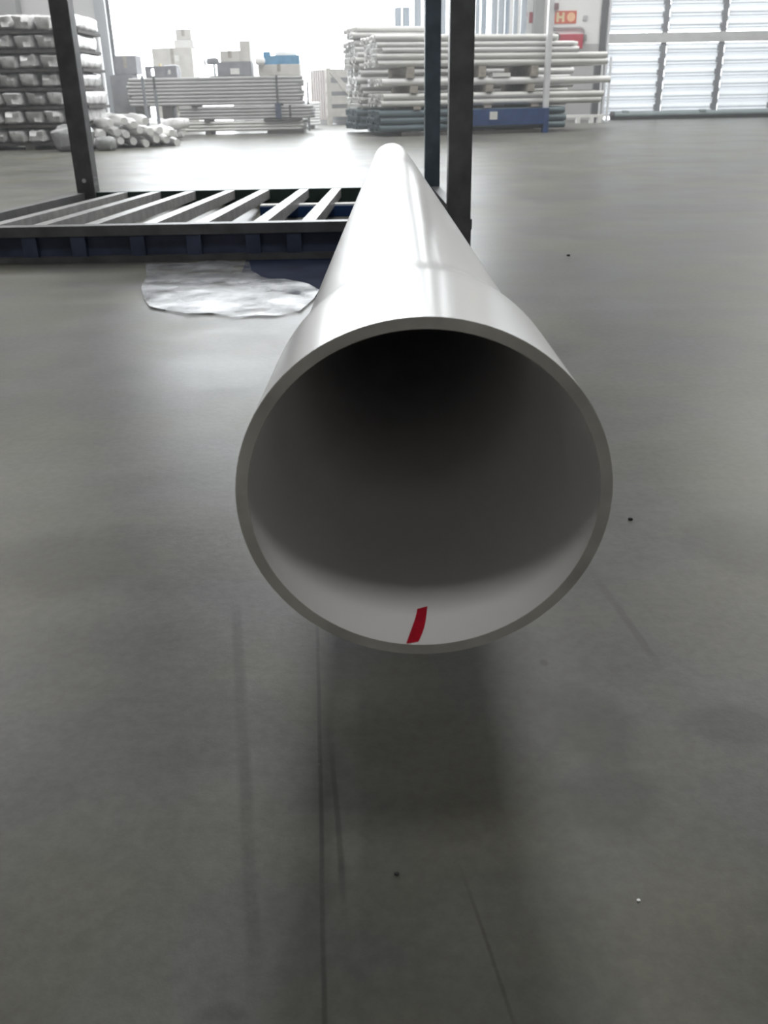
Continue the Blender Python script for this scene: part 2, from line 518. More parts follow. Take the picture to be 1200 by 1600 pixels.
# long rubber seal tube lying along the foot of the door
sl = thing('floor_barrier', 'grey-green tube barrier lying along the foot of the white sectional door', 'barrier', (4.95, YW - 0.35, 0))
obj('tube', sweep(bm_new(), [(0, 0, 0.10), (4.6, 0.05, 0.10)], 0.055, 14), M_ROLL, sl, smooth=True)
obj('base', box(bm_new(), 0.0, 4.6, -0.06, 0.10, 0.0, 0.05), M_BLACK, sl)  # black strip put in as the shadow under the tube
obj('end_cap', sweep(bm_new(), [(-0.02, 0, 0.09), (0.06, 0, 0.09)], 0.07, 14), M_JAMBDK, sl)
for x in (0.22, 1.85):
    obj('clamp', box(bm_new(), x, x + 0.14, -0.05, 0.06, 0.13, 0.175), M_ROLL, sl, bevel=0.01)

# ------------------------------------------------------------------ wall fittings
sg = thing('hose_sign', 'orange-red hose sign with a cream letter H and disc on the white wall', 'sign', (3.70, YW - 0.012, 1.83))
obj('plate', box(bm_new(), 0, 0.445, -0.004, 0.008, 0, 0.232), M_SIGNRED, sg)
bmh = bm_new()
for x0, x1, z0, z1 in ((0.035, 0.085, 0.03, 0.205), (0.150, 0.200, 0.03, 0.205), (0.085, 0.150, 0.095, 0.140)):
    box(bmh, x0, x1, -0.008, -0.004, z0, z1)
obj('letter_h', bmh, M_CREAM, sg)
bmd = bm_new()
sweep(bmd, [(0.335, -0.009, 0.118), (0.335, -0.004, 0.118)], 0.085, 24)
obj('disc', bmd, mat('pale_orange_print', (0.85, 0.50, 0.28), rough=0.5, var=0.05), sg)

cb = thing('hose_cabinet', 'red fire hose cabinet on the white wall below the sign', 'cabinet', (3.66, YW - 0.2, 1.33))
obj('body', box(bm_new(), 0.08, 0.62, 0.0, 0.2, 0.03, 0.30), M_CABINET, cb, bevel=0.012)
obj('hose_reel', sweep(bm_new(), [(0.06, -0.02, 0.25), (0.06, 0.18, 0.25)], 0.075, 16), M_BLACK, cb, smooth=True)
obj('valve', sweep(bm_new(), [(0.26, -0.05, 0.07), (0.26, 0.05, 0.07)], 0.06, 12), M_BLACK, cb, smooth=True)
pp = thing('wall_pipe', 'thin grey water pipe bending round the hose sign on the white wall', 'pipe', (3.62, YW - 0.05, 1.5))
obj('tube', sweep(bm_new(), [(0, 0, 1.4), (0, 0, 0.36), (0.02, 0, 0.30), (0.06, 0, 0.27), (0.12, 0, 0.255), (0.60, 0, 0.25),
                             (0.66, 0, 0.235), (0.70, 0, 0.19), (0.715, 0, 0.13), (0.715, 0, 0.05)], 0.022, 10), M_WALLGREY, pp, smooth=True)
obj('coupling', sweep(bm_new(), [(0.715, 0, 0.12), (0.715, 0, 0.0)], 0.045, 10), M_COLUMN, pp)
obj('bracket', box(bm_new(), -0.02, 0.14, -0.03, 0.03, 0.58, 0.70), mat('dull_red_bracket', (0.16, 0.06, 0.07), rough=0.6), pp, bevel=0.01)
tag(obj('wall_switch', box(bm_new(), 4.29, 4.375, YW - 0.03, YW, 1.875, 1.97), M_WALLGREY, bevel=0.008),
    'small grey switch box on the white wall right of the hose sign', 'switch')
sg2 = thing('wall_notice', 'red and white notice on the wall left of the grey column', 'sign', (3.03, YW - 0.012, 1.80))
obj('plate', box(bm_new(), 0, 0.215, -0.004, 0.008, 0.0, 0.25), M_LABEL, sg2)
obj('red_band', box(bm_new(), 0.14, 0.215, -0.008, -0.004, 0.05, 0.25), M_CABINET, sg2)
obj('red_corner', box(bm_new(), 0.0, 0.10, -0.008, -0.004, 0.17, 0.25), M_CABINET, sg2)

# ------------------------------------------------------------------ the white bell-ended pipe
PO = Vector((0.0262, 0.5364, 0.3387))          # centre of the mouth
PDIR = Vector((0.01122, 0.99956, -0.0276)).normalized()
PLEN = 5.42
RB, RP = 0.1235, 0.1145                        # outer radius of bell and of barrel
def pipe_meshes():
    prof = [(0.0, RB), (0.03, RB), (0.15, RB)]
    for i in range(1, 13):
        t = i / 12
        prof.append((0.17 + 0.13 * t, RB + (RP - RB) * (3 * t * t - 2 * t ** 3)))
    s = 0.6
    while s < PLEN - 0.1:
        prof.append((s, RP)); s += 0.4
    prof.append((PLEN, RP))
    n = 96
    def pt(s, r, k, wall=0.0):
        q = 2 * PI * k / n
        oval = 1 - 0.035 * max(0.0, 1 - s / 0.5)              # the heavy mouth has slumped a little oval
        x, z = (r - wall) * math.cos(q), (r - wall) * oval * math.sin(q)
        return Vector((x, s, z))
    bo, bi = bm_new(), bm_new()
    W = 0.0078
    def skin(bm, pr, wall):
        rings = [[bm.verts.new(pt(s, r, k, wall)) for k in range(n)] for s, r in pr]
        for a, b_ in zip(rings, rings[1:]):
            for k in range(n):
                bm.faces.new((a[k], a[(k + 1) % n], b_[(k + 1) % n], b_[k]))
    skin(bo, prof, 0.0)
    skin(bi, prof, W)
    ends = []
    for s, r in ((0.0, RB), (PLEN, RP)):
        bc = bm_new()
        a = [bc.verts.new(pt(s, r, k)) for k in range(n)]
        b_ = [bc.verts.new(pt(s, r, k, W)) for k in range(n)]
        for k in range(n):
            bc.faces.new((a[k], a[(k + 1) % n], b_[(k + 1) % n], b_[k]))
        ends.append(bc)
    # red brush mark inside the mouth
    br = bm_new()
    rows = []
    for i in range(9):
        t = i / 8
        s = 0.002 + 0.050 * t
        qc = R(-93.9 + 6.4 * t - 2.0 * t * t)
        ring = []
        for j in range(5):
            q = qc + R(4.4) * (j / 4 - 0.5) * (1 + 0.10 * math.sin(5 * t))
            oval = 1 - 0.035
            x, z = (RB - W - 0.0006) * math.cos(q), (RB - W - 0.0006) * oval * math.sin(q)
            ring.append(br.verts.new((x, s + 0.004 * (j / 4 - 0.5), z)))
        rows.append(ring)
    for a, b_ in zip(rows, rows[1:]):
        for j in range(4):
            br.faces.new((a[j], a[j + 1], b_[j + 1], b_[j]))
    return bo, bi, ends, br
pipe = thing('plastic_pipe', 'long glossy white plastic pipe with widened bell mouth resting on the dark rack', 'pipe', PO)
pipe.rotation_mode = 'QUATERNION'
pipe.rotation_quaternion = Vector((0, 1, 0)).rotation_difference(PDIR)
bo, bi, ends, br = pipe_meshes()
obj('outer_wall', bo, M_PVC, pipe, smooth=True)
obj('bore', bi, M_PVC_IN, pipe, smooth=True)
obj('cut_rim', ends[1], M_PVC_CUT, pipe)
o = obj('cut_rim', ends[0], M_PVC_CUT, pipe)
o['label'] = 'grey sawn edge of the pipe mouth'
o = obj('paint_mark', br, M_RED, pipe, smooth=True)
o['label'] = 'short red brush mark inside the pipe mouth'

# ------------------------------------------------------------------ the dark storage rack under the pipe
RX0, RX1 = -1.76, 0.36
rack = thing('storage_rack', 'dark painted steel slatted rack with tall corner posts under the white pipe', 'rack', (0, 0, 0))
YN, YF, ZN, ZF = 3.60, 5.58, 0.138, 0.083
obj('front_beam', box(bm_new(), RX0, RX1, YN, YN + 0.06, 0.098, ZN), M_RACK, rack, bevel=0.003)
obj('skirt_plate', box(bm_new(), RX0, RX1, YN + 0.035, YN + 0.045, 0.012, 0.098), M_RACKBLUE, rack)
obj('bottom_rail', box(bm_new(), RX0, RX1, YN, YN + 0.05, 0.0, 0.022), M_RACK, rack)
for px in (-1.60, -1.36, -1.17, -0.94, -0.72, -0.49, -0.33, -0.05, 0.15):
    obj('stub', box(bm_new(), px - 0.028, px + 0.028, YN + 0.005, YN + 0.035, 0.022, 0.098), M_RACKBLUE, rack)
obj('rear_beam', box(bm_new(), RX0, RX1, YF, YF + 0.05, 0.0, ZF), M_RACKGREEN, rack, bevel=0.003)
for x in (RX0, RX1 - 0.05):
    M = Matrix.Translation((x, YN + 0.06, 0))
    bms = bm_new()
    v = [bms.verts.new(p) for p in ((x, YN + .06, .06), (x + .05, YN + .06, .06), (x + .05, YF, .03), (x, YF, .03),
                                    (x, YN + .06, ZN), (x + .05, YN + .06, ZN), (x + .05, YF, ZF), (x, YF, ZF))]
    for f in ((0, 3, 2, 1), (4, 5, 6, 7), (0, 1, 5, 4), (1, 2, 6, 5), (2, 3, 7, 6), (3, 0, 4, 7)):
        bms.faces.new([v[i] for i in f])
    obj('side_rail', bms, M_RACK, rack)
for x in (-1.53, -1.335, -1.13, -0.90, -0.695, -0.464, -0.275, -0.06, 0.14):
    bms = bm_new()
    w = 0.027
    z0, z1 = ZN + 0.0, ZF + 0.0
    ya, yb = YN + 0.06, YF
    v = [bms.verts.new(p) for p in ((x - w, ya, z0 - .05), (x + w, ya, z0 - .05), (x + w + .03, yb, z1 - .05), (x - w + .03, yb, z1 - .05),
                                    (x - w, ya, z0 - .002), (x + w, ya, z0 - .002), (x + w + .03, yb, z1 - .002), (x - w + .03, yb, z1 - .002))]
    for f in ((0, 3, 2, 1), (4, 5, 6, 7), (0, 1, 5, 4), (1, 2, 6, 5), (2, 3, 7, 6), (3, 0, 4, 7)):
        bms.faces.new([v[i] for i in f])
    obj('slat', bms, M_SLAT, rack)
def post(x, y, w, z0, h, m=M_RACK):
    bmp = bm_new()
    box(bmp, x - w / 2, x + w / 2, y - w / 2, y + w / 2, z0, h)
    p = obj('post', bmp, m, rack, bevel=0.006)
    return p
post(0.309, YN + 0.03, 0.088, 0, 2.0)
post(0.318, YF + 0.03, 0.088, 0, 2.0, M_RACKSLATE)
post(RX0 + 0.05, YF + 0.03, 0.105, 0, 2.0)
post(RX0 + 0.05, YN + 0.03, 0.088, 0, 2.0)
obj('bolt', sweep(bm_new(), [(RX0 + 0.05, YF - 0.03, 0.15), (RX0 + 0.05, YF - 0.012, 0.15)], 0.012, 8), M_GALV, rack)
# blue batten inside the rack, a pale strip painting the light on its top
bb = thing('blue_batten', 'blue steel batten with lit top edge painted pale lying on the floor inside the rack', 'batten', (-0.62, 4.92, 0))
obj('bar', box(bm_new(), 0, 0.72, 0, 0.10, 0.0, 0.055), M_BLUE, bb, bevel=0.003)
obj('lit_top_strip', box(bm_new(), 0.0, 0.72, 0.01, 0.09, 0.055, 0.062), M_LABEL, bb)

# film before the rack, and a dark sheet put in as the shade there
def flat_sheet(name, outline, m, z, thick, wave, seed, label, cat):
    pts = [Vector((x, y, 0)) for x, y in outline]
    xs, ys = [p.x for p in pts], [p.y for p in pts]
    bm = bm_new()
    vs_ = [bm.verts.new(p) for p in pts]
    bm.faces.new(vs_)
    bmesh.ops.triangulate(bm, faces=bm.faces[:])
    bmesh.ops.subdivide_edges(bm, edges=bm.edges[:], cuts=5, use_grid_fill=True)
    for v in bm.verts:
        q = Vector((v.co.x * 6, v.co.y * 4, seed))
        v.co.z = z + thick + wave * max(0.0, 0.35 + noise.noise(q) + 0.5 * noise.noise(q * 2.7))
    r = bmesh.ops.extrude_face_region(bm, geom=bm.faces[:])
    for e in r['geom']:
        if isinstance(e, bmesh.types.BMVert):
            e.co.z -= thick
    o = obj(name, bm, m, smooth=False)
    return tag(o, label, cat)
flat_sheet('floor_shade_sheet', [(-0.52, 3.58), (-0.49, 3.2), (-0.40, 3.02), (-0.22, 2.86), (0.05, 2.85), (0.14, 3.1), (0.16, 3.58)],
           M_SHADE_SHEET, 0.0, 0.002, 0.001, 3, 'dark blue sheet painted as the shade on the floor under the pipe before the rack', 'sheet')
flat_sheet('clear_film', [(-0.893, 3.511), (-0.80, 3.535), (-0.721, 3.53), (-0.66, 3.555), (-0.616, 3.568), (-0.56, 3.53), (-0.502, 3.54), (-0.485, 3.44),
                          (-0.467, 3.332), (-0.42, 3.22), (-0.374, 3.162), (-0.33, 3.16), (-0.293, 3.119), (-0.24, 3.06), (-0.196, 2.956), (-0.207, 2.807),
                          (-0.235, 2.647), (-0.30, 2.59), (-0.361, 2.599), (-0.43, 2.58), (-0.497, 2.635), (-0.57, 2.63), (-0.64, 2.689), (-0.70, 2.74), (-0.746, 2.854),
                          (-0.80, 3.05), (-0.83, 3.25)], M_FILM, 0.0032, 0.0006, 0.004, 11,
           'pale crumpled plastic film lying on the floor in front of the rack', 'plastic film')

ORD = ('first', 'second', 'third', 'fourth', 'fifth', 'sixth', 'seventh', 'eighth', 'ninth', 'tenth')
# ------------------------------------------------------------------ bundles of pipes
def tube_mesh(L, d, m, n=10):
    return mesh_of('pipe', hollow(bm_new(), L, d / 2, d * 0.09, n), m, smooth=True)

def pipe_bundle(label, loc, rotz, L, d, rows, deep, m, group=None, z0=0.0, y0=0.0, stagger=0.05, straps=(), jitter=0.0):
    t = thing('pipe_bundle', label, 'pipe bundle', loc, rotz, group)
    me = tube_mesh(L, d, m)
    for j in range(rows):
        for k in range(deep):
            link('pipe', me, t, (random.uniform(-stagger, stagger), y0 + d * (k + 0.5), z0 + d * (j + 0.5)),
                 (random.uniform(0, 6.28), random.uniform(-jitter, jitter), random.uniform(-jitter, jitter)))
    for sx in straps:
        bms = bm_new()
        hh, ww = rows * d, deep * d
        for a in ((-0.006, 0.0, 0, hh), (ww, ww + 0.006, 0, hh)):
            box(bms, sx, sx + 0.035, y0 + a[0], y0 + a[1], z0, z0 + hh)
        box(bms, sx, sx + 0.035, y0, y0 + ww, z0 + hh, z0 + hh + 0.005)
        obj('strap', bms, M_JAMBDK, t)
    return t

# right stack: cradle, layers of pipes and timber bearers, turned a little from the wall
RS, RA = Vector((0.06, 14.45, 0)), R(13)
def rs(x, y, z=0.0):
    return RS + Matrix.Rotation(RA, 3, 'Z') @ Vector((x, y, z))
cr = thing('blue_cradle', 'blue steel cradle carrying the right-hand stack of grey pipes', 'cradle', rs(0, 0), RA)
obj('front_beam', box(bm_new(), 1.05, 2.55, -0.10, -0.02, 0.12, 0.345), M_BLUE, cr, bevel=0.004)
obj('foot', box(bm_new(), 2.53, 2.61, -0.11, -0.01, 0.0, 0.345), M_BLUE, cr, bevel=0.004)
obj('upright', box(bm_new(), 2.525, 2.605, -0.10, -0.03, 0.345, 2.6), M_GALV, cr, bevel=0.008)
obj('foot_skid', box(bm_new(), 0.3, 2.5, -0.06, 0.02, 0.0, 0.05), M_TIMBERDK, cr)
o = obj('tag', box(bm_new(), 1.66, 1.78, -0.106, -0.10, 0.20, 0.31), M_LABEL, cr)
o['label'] = 'white paper tag'
levels = [  # z0, d, rows, length, x offset, material, words
    (0.06, 0.10, 3, 2.95, 0.00, M_PIPEDK, 'dark teal pipes at the bottom of the right stack'),
    (0.40, 0.09, 2, 3.50, 0.03, M_PIPE, 'grey pipes in the second layer of the right stack'),
    (0.68, 0.10, 1, 3.62, 0.02, M_PIPE2, 'pale pipes in the thin third layer of the right stack'),
    (0.93, 0.09, 2, 3.60, -0.02, M_PIPE, 'grey pipes in the fourth layer of the right stack'),
    (1.115, 0.07, 2, 3.05, 0.0, M_PIPE2, 'thin pale pipes in the fifth layer of the right stack'),
    (1.26, 0.09, 1, 2.78, -0.03, M_PIPE, 'grey pipes in the flat sixth layer of the right stack')]
REAR = {0.40: (0.361, 3), 0.68: (0.632, 3), 0.93: (0.933, 2), 1.115: (1.114, 2), 1.26: (1.255, 1)}   # the rear bundles lie directly on each other
for (z0, d, rows, L, xo, m, words) in levels:
    for side, yy, sagx in (('front', 0.0, 0.0), ('rear', 1.30, -0.05)):
        n_deep = int(1.05 / d)
        zz, rw_ = (z0, rows) if side == 'front' else REAR.get(z0, (z0, rows))
        pipe_bundle(f'{side} bundle of {words}', rs(xo + sagx, yy, zz), RA, L, d, rw_, n_deep, m,
                    'bundles of the right-hand pipe stack', stagger=0.045, jitter=0.0012 if side == 'front' else 0.0)
pipe_bundle('short bundle of grey pipes topping the back of the right stack', rs(-0.10, 1.25, 1.37), RA, 1.25, 0.08, 2, 9, M_PIPE,
            'bundles of the right-hand pipe stack', stagger=0.04)
for (z0, z1, xs, where) in ((0.0, 0.06, (0.35, 1.5, 2.3), 'on the floor under the bottom layer'),
                            (0.36, 0.40, (0.5, 1.6, 2.35), 'between first and second pipe layers'),
                            (0.58, 0.68, (0.45, 1.62, 2.28), 'between second and third pipe layers'),
                            (0.78, 0.93, (0.4, 1.50, 2.33), 'between third and fourth pipe layers')):
    for i, x in enumerate(xs):
        tag(obj('timber_bearer', box(bm_new(), x, x + 0.11, -0.02, 2.42 if z0 < 0.3 else 1.15, z0, z1), M_TIMBER if z0 > 0.3 else M_TIMBERDK, None, rs(0, 0), (0, 0, RA)),
            f'{("left", "middle", "right")[i]} timber bearer {where} of the right stack', 'timber', 'timber bearers of the right stack')
tag(obj('white_board', box(bm_new(), 1.72, 2.0, -0.01, 0.2, 0.781, 0.835), M_LABEL, None, rs(0, 0), (0, 0, RA)),
    'small white board lying on the third layer of the right stack', 'board')

# vertical pipes standing behind the right stack
stand_me = {d: mesh_of('standing_pipe', hollow(bm_new(), 4.2, d / 2, d * 0.09, 14), M_STAND, smooth=True) for d in (0.08, 0.10, 0.13)}
stand = [(0.40, 17.75, 0.13, 1.93), (0.54, 17.75, 0.13, 1.93), (0.73, 17.45, 0.13, 0), (0.88, 17.5, 0.10, 0), (1.17, 17.5, 0.10, 0), (1.75, 17.4, 0.08, 0), (1.87, 17.55, 0.10, 0),
         (2.03, 17.4, 0.10, 0), (2.15, 17.4, 0.10, 0), (2.28, 17.6, 0.08, 0), (2.39, 17.35, 0.08, 0), (2.53, 17.35, 0.10, 0)]
for i, (x, y, d, ht) in enumerate(stand):
    me = stand_me[d] if not ht else mesh_of('standing_pipe', hollow(bm_new(), ht, d / 2, d * 0.09, 14), M_STAND, smooth=True)
    o = link('standing_pipe', me, None, (x, y, 0), (0, -PI / 2, 0))
    tag(o, ('left', 'right')[i] + ' one of the two short grey tubes standing behind the right stack' if ht else
        f'tall grey-blue tube, {ORD[i - 2]} from the left of those standing behind the right stack', 'pipe', 'upright pipes behind the right stack')

# white trestle and legs seen under the right ends of the pipes
tr = thing('white_trestle', 'low white trestle standing on the floor beyond the right stack', 'trestle', (3.35, 18.9, 0))
obj('top_bar', box(bm_new(), 0, 1.05, 0, 0.12, 0.10, 0.15), M_LABEL, tr)
for x in (0.05, 0.22, 0.52, 0.78, 0.93):
    obj('leg', box(bm_new(), x, x + 0.07, 0, 0.12, 0, 0.10), M_LABEL, tr)
for i, (x, w, m) in enumerate(((4.23, 0.10, M_JAMBDK), (4.36, 0.04, M_GALV), (4.52, 0.04, M_GALV))):
    tag(obj('steel_upright', box(bm_new(), x, x + w, 19.3, 19.3 + w, 0, 1.15), m),
        ('thick dark upright behind the right pipe ends', 'left thin galvanised upright beyond the right pipe ends',
         'right thin galvanised upright beyond the right pipe ends')[i], 'upright', 'uprights beyond the right stack')

# middle stack of long thin pipes
pipe_bundle('thick bundle of thin grey pipes carrying cartons near the doorway', (-4.12, 16.5, 0.45), 0, 2.86, 0.054, 8, 9, M_PIPEMID,
            'bundles of the middle stack', stagger=0.04, straps=(0.42, 2.45))
pipe_bundle('second bundle of thin grey pipes in the middle stack', (-3.32, 16.5, 0.232), 0, 2.22, 0.05, 4, 9, M_PIPEMID,
            'bundles of the middle stack', stagger=0.05, straps=(1.85,))
pipe_bundle('lowest bundle of thin pale pipes in the middle stack', (-3.20, 16.5, 0.05), 0, 1.97, 0.05, 3, 9, M_PIPE,
            'bundles of the middle stack', stagger=0.04)
pipe_bundle('short pale bundle of pipes jutting out behind the middle stack', (-2.7, 18.5, 0.06), 0, 1.6, 0.05, 8, 8, M_PIPE2,
            'bundles of the middle stack', stagger=0.02)
for i, (x, y, z0, z1) in enumerate(((-2.9, 16.45, 0.0, 0.05), (-1.85, 16.45, 0.0, 0.05), (-2.9, 16.45, 0.2, 0.232), (-1.9, 16.45, 0.2, 0.232),
                                    (-3.1, 16.45, 0.432, 0.45), (-1.7, 16.45, 0.432, 0.45), (-2.6, 18.45, 0.0, 0.06), (-1.3, 18.45, 0.0, 0.06))):
    tag(obj('timber_bearer', box(bm_new(), x, x + (0.62 if i in (1, 3) else 0.1), y, y + 0.5, z0, z1), M_TIMBERDK),
        ('left floor timber under the middle stack', 'long dark floor timber under the middle stack', 'left timber over the lowest middle bundle',
         'long dark timber over the lowest middle bundle', 'left thin batten under the thick middle bundle', 'right thin batten under the thick middle bundle',
         'left floor timber under the short pale bundle', 'right floor timber under the short pale bundle')[i], 'timber', 'timbers of the middle stack')
# stake posts that hold up the overhanging left end of the thick bundle
for x in (-4.05, -3.6):
    tag(obj('support_block', box(bm_new(), x, x + 0.16, 16.52, 16.95, 0, 0.45), M_TIMBERDK),
        'dark block under the left end of the thick middle bundle' if x < -4 else 'dark block under the thick middle bundle beside the lower bundles', 'block')
tag(obj('blue_clamp', box(bm_new(), -1.69, -1.60, 16.44, 16.47, 0.232, 0.47), M_RACKBLUE, bevel=0.006), 'dark blue clamp on the front of the middle stack', 'clamp')
tag(obj('thin_stake', sweep(bm_new(), [(-1.22, 17.6, 0), (-1.22, 17.6, 0.80)], 0.02, 8), M_JAMBDK), 'thin dark stake beside the right end of the middle stack', 'stake')

# cartons and goods on and behind the middle stack
def carton(label, x0, x1, y0, y1, z0, z1, m, tape=True, cat='carton', lab=None, name='carton'):
    t = thing(name, label, cat, ((x0 + x1) / 2, (y0 + y1) / 2, z0))
    w, d, h = (x1 - x0) / 2, (y1 - y0) / 2, z1 - z0
    obj('body', box(bm_new(), -w, w, -d, d, 0, h), m, t, bevel=min(0.008, h * 0.1))
    if tape:
        obj('tape', box(bm_new(), -0.03, 0.03, -d - 0.002, d + 0.002, h * 0.35, h + 0.002), M_TIMBER, t)
    if lab:
        o = obj('label_patch', box(bm_new(), lab[0] - w, lab[1] - w, -d - 0.003, -d, lab[2], lab[3]), M_LABEL, t)
    return t
T = 0.884
carton('dark tall case standing on the floor left of the middle stack', -4.55, -4.16, 17.05, 17.45, 0, 0.95, M_CARTONDK, False, 'case', name='case')
carton('dark carton on top of the tall dark case', -4.45, -4.07, 17.05, 17.45, 0.952, 1.24, M_CARTONDK)
carton('large lower carton standing behind the middle stack', -4.25, -3.45, 19.0, 19.6, 0, 0.9, M_CARTON)
carton('large faded carton rising behind the middle stack', -4.22, -3.46, 19.0, 19.6, 0.902, 1.43, M_CARTON, lab=(0.42, 0.50, 0.30, 0.40))
carton('white foam slab on the large faded carton', -3.80, -3.43, 19.05, 19.5, 1.432, 1.56, M_LABEL, False, 'slab', name='foam_slab')
carton('small faded carton topping the white foam slab', -3.75, -3.46, 19.05, 19.4, 1.562, 1.74, M_CARTON)
# dark open frame trolley top with two openings
ft = thing('hand_trolley', 'dark open trolley body with two openings and tube handle on the thick middle bundle', 'trolley', (-3.82, 16.55, T))
bmf = bm_new()
for x0, x1, z0, z1 in ((0.0, 0.05, 0, 0.17), (0.15, 0.34, 0, 0.17), (0.42, 0.52, 0, 0.17), (0.05, 0.15, 0, 0.03), (0.05, 0.15, 0.14, 0.17),
                       (0.34, 0.42, 0, 0.05), (0.34, 0.42, 0.12, 0.17)):
    box(bmf, x0, x1, 0, 0.25, z0, z1)
obj('body', bmf, M_CARTONDK, ft)
obj('handle', sweep(bm_new(), [(0.30, 0.1, 0.17), (0.48, 0.1, 0.185), (0.545, 0.1, 0.16), (0.56, 0.1, 0.10), (0.56, 0.1, 0.01)], 0.012, 8), M_GALV, ft, smooth=True)
obj('knob', sweep(bm_new(), [(0.24, 0.1, 0.17), (0.24, 0.1, 0.21)], 0.022, 10), M_CREAM, ft)
# valve fitting on a stalk
vf = thing('valve_fitting', 'small dark valve fitting on a stalk between the cartons', 'fitting', (-2.74, 16.75, T))
obj('stalk', sweep(bm_new(), [(0.04, 0, 0), (0.04, 0, 0.2)], 0.018, 8), M_JAMB, vf)
obj('body', lump(bm_new(), 0.11, 0.06, 0.055, 2, 0.2, 0.7), M_JAMB, vf, (0.02, 0, 0.235), smooth=True)
obj('flange', sweep(bm_new(), [(-0.125, 0, 0.22), (-0.10, 0, 0.22)], 0.05, 12), M_JAMB, vf)
obj('base', box(bm_new(), -0.05, 0.10, -0.05, 0.05, 0, 0.02), M_JAMB, vf)
carton('dark carton with white label on the thick middle bundle', -2.63, -2.06, 16.55, 16.95, T, 1.10, M_CARTONDK, False, lab=(0.22, 0.37, 0.03, 0.12))
carton('wide grey carton on the dark labelled carton', -2.57, -2.24, 16.6, 16.93, 1.102, 1.265, M_CARTON)
carton('narrow tall grey carton on the dark labelled carton', -2.238, -2.07, 16.6, 16.9, 1.102, 1.41, M_CARTON, False)
carton('low beige carton at the right end of the thick middle bundle', -1.95, -1.26, 16.55, 16.95, T, 1.05, M_CARTON, True)
bc_ = thing('blue_crate', 'blue plastic crate on the low beige carton', 'crate', (-1.86, 16.58, 1.052))
bmk = bm_new()
box(bmk, 0.0, 0.6, 0.0, 0.33, 0.0, 0.015)
for a in ((0, 0.6, 0, 0.015), (0, 0.6, 0.315, 0.33), (0, 0.015, 0.015, 0.315), (0.585, 0.6, 0.015, 0.315)):
    box(bmk, a[0], a[1], a[2], a[3], 0.015, 0.13)
obj('body', bmk, M_BLUELT, bc_)
for x in (0.0, 0.14, 0.28, 0.42, 0.57):
    obj('rib', box(bm_new(), x, x + 0.03, -0.012, 0, 0, 0.13), M_BLUELT, bc_)
obj('corner_post', box(bm_new(), 0.0, 0.12, 0.02, 0.12, 0.015, 0.19), M_BLUELT, bc_)
tag(obj('wrapped_parcel', lump(bm_new(), 0.19, 0.12, 0.10, 5, 0.08, 0.5), M_WRAPW, None, (-1.49, 16.75, 1.17), smooth=True),
    'white wrapped parcel lying in the blue crate', 'parcel')
tag(obj('white_bag', lump(bm_new(), 0.085, 0.07, 0.06, 8, 0.15, 0.7), M_WRAPW, None, (-1.90, 16.49, 1.10), smooth=True),
    'small white bag beside the blue crate', 'bag')

# timber crate in the doorway
ck = thing('timber_crate', 'pale timber crate with diagonal braces standing in the doorway', 'crate', (-1.03, 20.45, 0), R(20))
obj('body', box(bm_new(), 0.03, 0.97, 0.03, 1.17, 0.16, 1.06), M_TIMBERDK, ck)
for z in (0.16, 0.40, 0.64, 0.90):
    obj('board', box(bm_new(), 0.0, 1.0, 0.0, 0.03, z, z + 0.16), M_CRATE, ck)
for x in (0.0, 0.90):
    obj('corner_board', box(bm_new(), x, x + 0.10, -0.025, 0.0, 0.0, 1.08), M_CRATE, ck)
obj('diagonal_brace', box(bm_new(), -0.05, 0.05, -0.02, 0.0, 0, 1.16, Matrix.Translation((0.10, -0.026, 1.03)) @ Matrix.Rotation(R(180 - 43), 4, 'Y')), M_CRATE, ck)
for k in range(7):
    obj('side_slat', box(bm_new(), 0.0, 0.03, 0.04 + k * 0.165, 0.16 + k * 0.165, 0.10, 1.06), M_CRATEDK, ck)
for x in (0.02, 0.45, 0.88):
    obj('skid', box(bm_new(), x, x + 0.1, 0.03, 1.17, 0, 0.15), M_TIMBERDK, ck)

# ------------------------------------------------------------------ left: stack of wrapped bundles
wrap = [mesh_of('wrapped_bundle', lump(bm_new(), 0.128, 0.55, 0.088, s, 0.16, 0.42, 16, 10), M_WRAP, smooth=True) for s in (1, 2, 3, 4)]
LH = 0.212
for lay in range(7):
    z0 = 0.055 + lay * LH
    xr = -3.62 - (0.05 if lay % 2 else 0) - random.uniform(0, 0.06)
    for k in range(5):
        x = xr - 0.13 - k * 0.262
        o = link('wrapped_bundle', wrap[(lay * 5 + k * 3) % 4], None,
                 (x, 12.95 + random.uniform(-0.05, 0.05), z0 + 0.118 + random.uniform(-0.003, 0.003)), (random.uniform(-0.02, 0.02), random.uniform(-0.05, 0.05), random.uniform(-0.02, 0.02)))
        tag(o, f'plastic-wrapped bundle, {ORD[k]} from the right in the {ORD[lay]} layer up of the left stack', 'bundle', 'wrapped bundles of the left stack')
    tag(obj('spacer_board', box(bm_new(), -5.1, xr + 0.02, 12.42, 13.42, z0 - 0.005, z0 + 0.028), M_TIMBERDK),
        f'dark spacer board under layer {("one", "two", "three", "four", "five", "six", "seven")[lay]} from the floor of the left stack', 'board', 'spacer boards of the left stack')
for i, x in enumerate((-5.1, -4.5, -3.9)):
    tag(obj('floor_skid', box(bm_new(), x, x + 0.12, 12.4, 13.45, 0, 0.05), M_TIMBERDK),
        ('leftmost', 'middle', 'rightmost')[i] + ' dark floor skid under the left stack', 'skid', 'skids of the left stack')
tag(obj('plastic_sack', lump(bm_new(), 0.22, 0.26, 0.155, 9, 0.22, 0.6, 18, 12), M_SACK, None, (-3.76, 12.05, 0.14), smooth=True),
    'slumped grey plastic sack on the floor at the right foot of the left stack', 'sack')
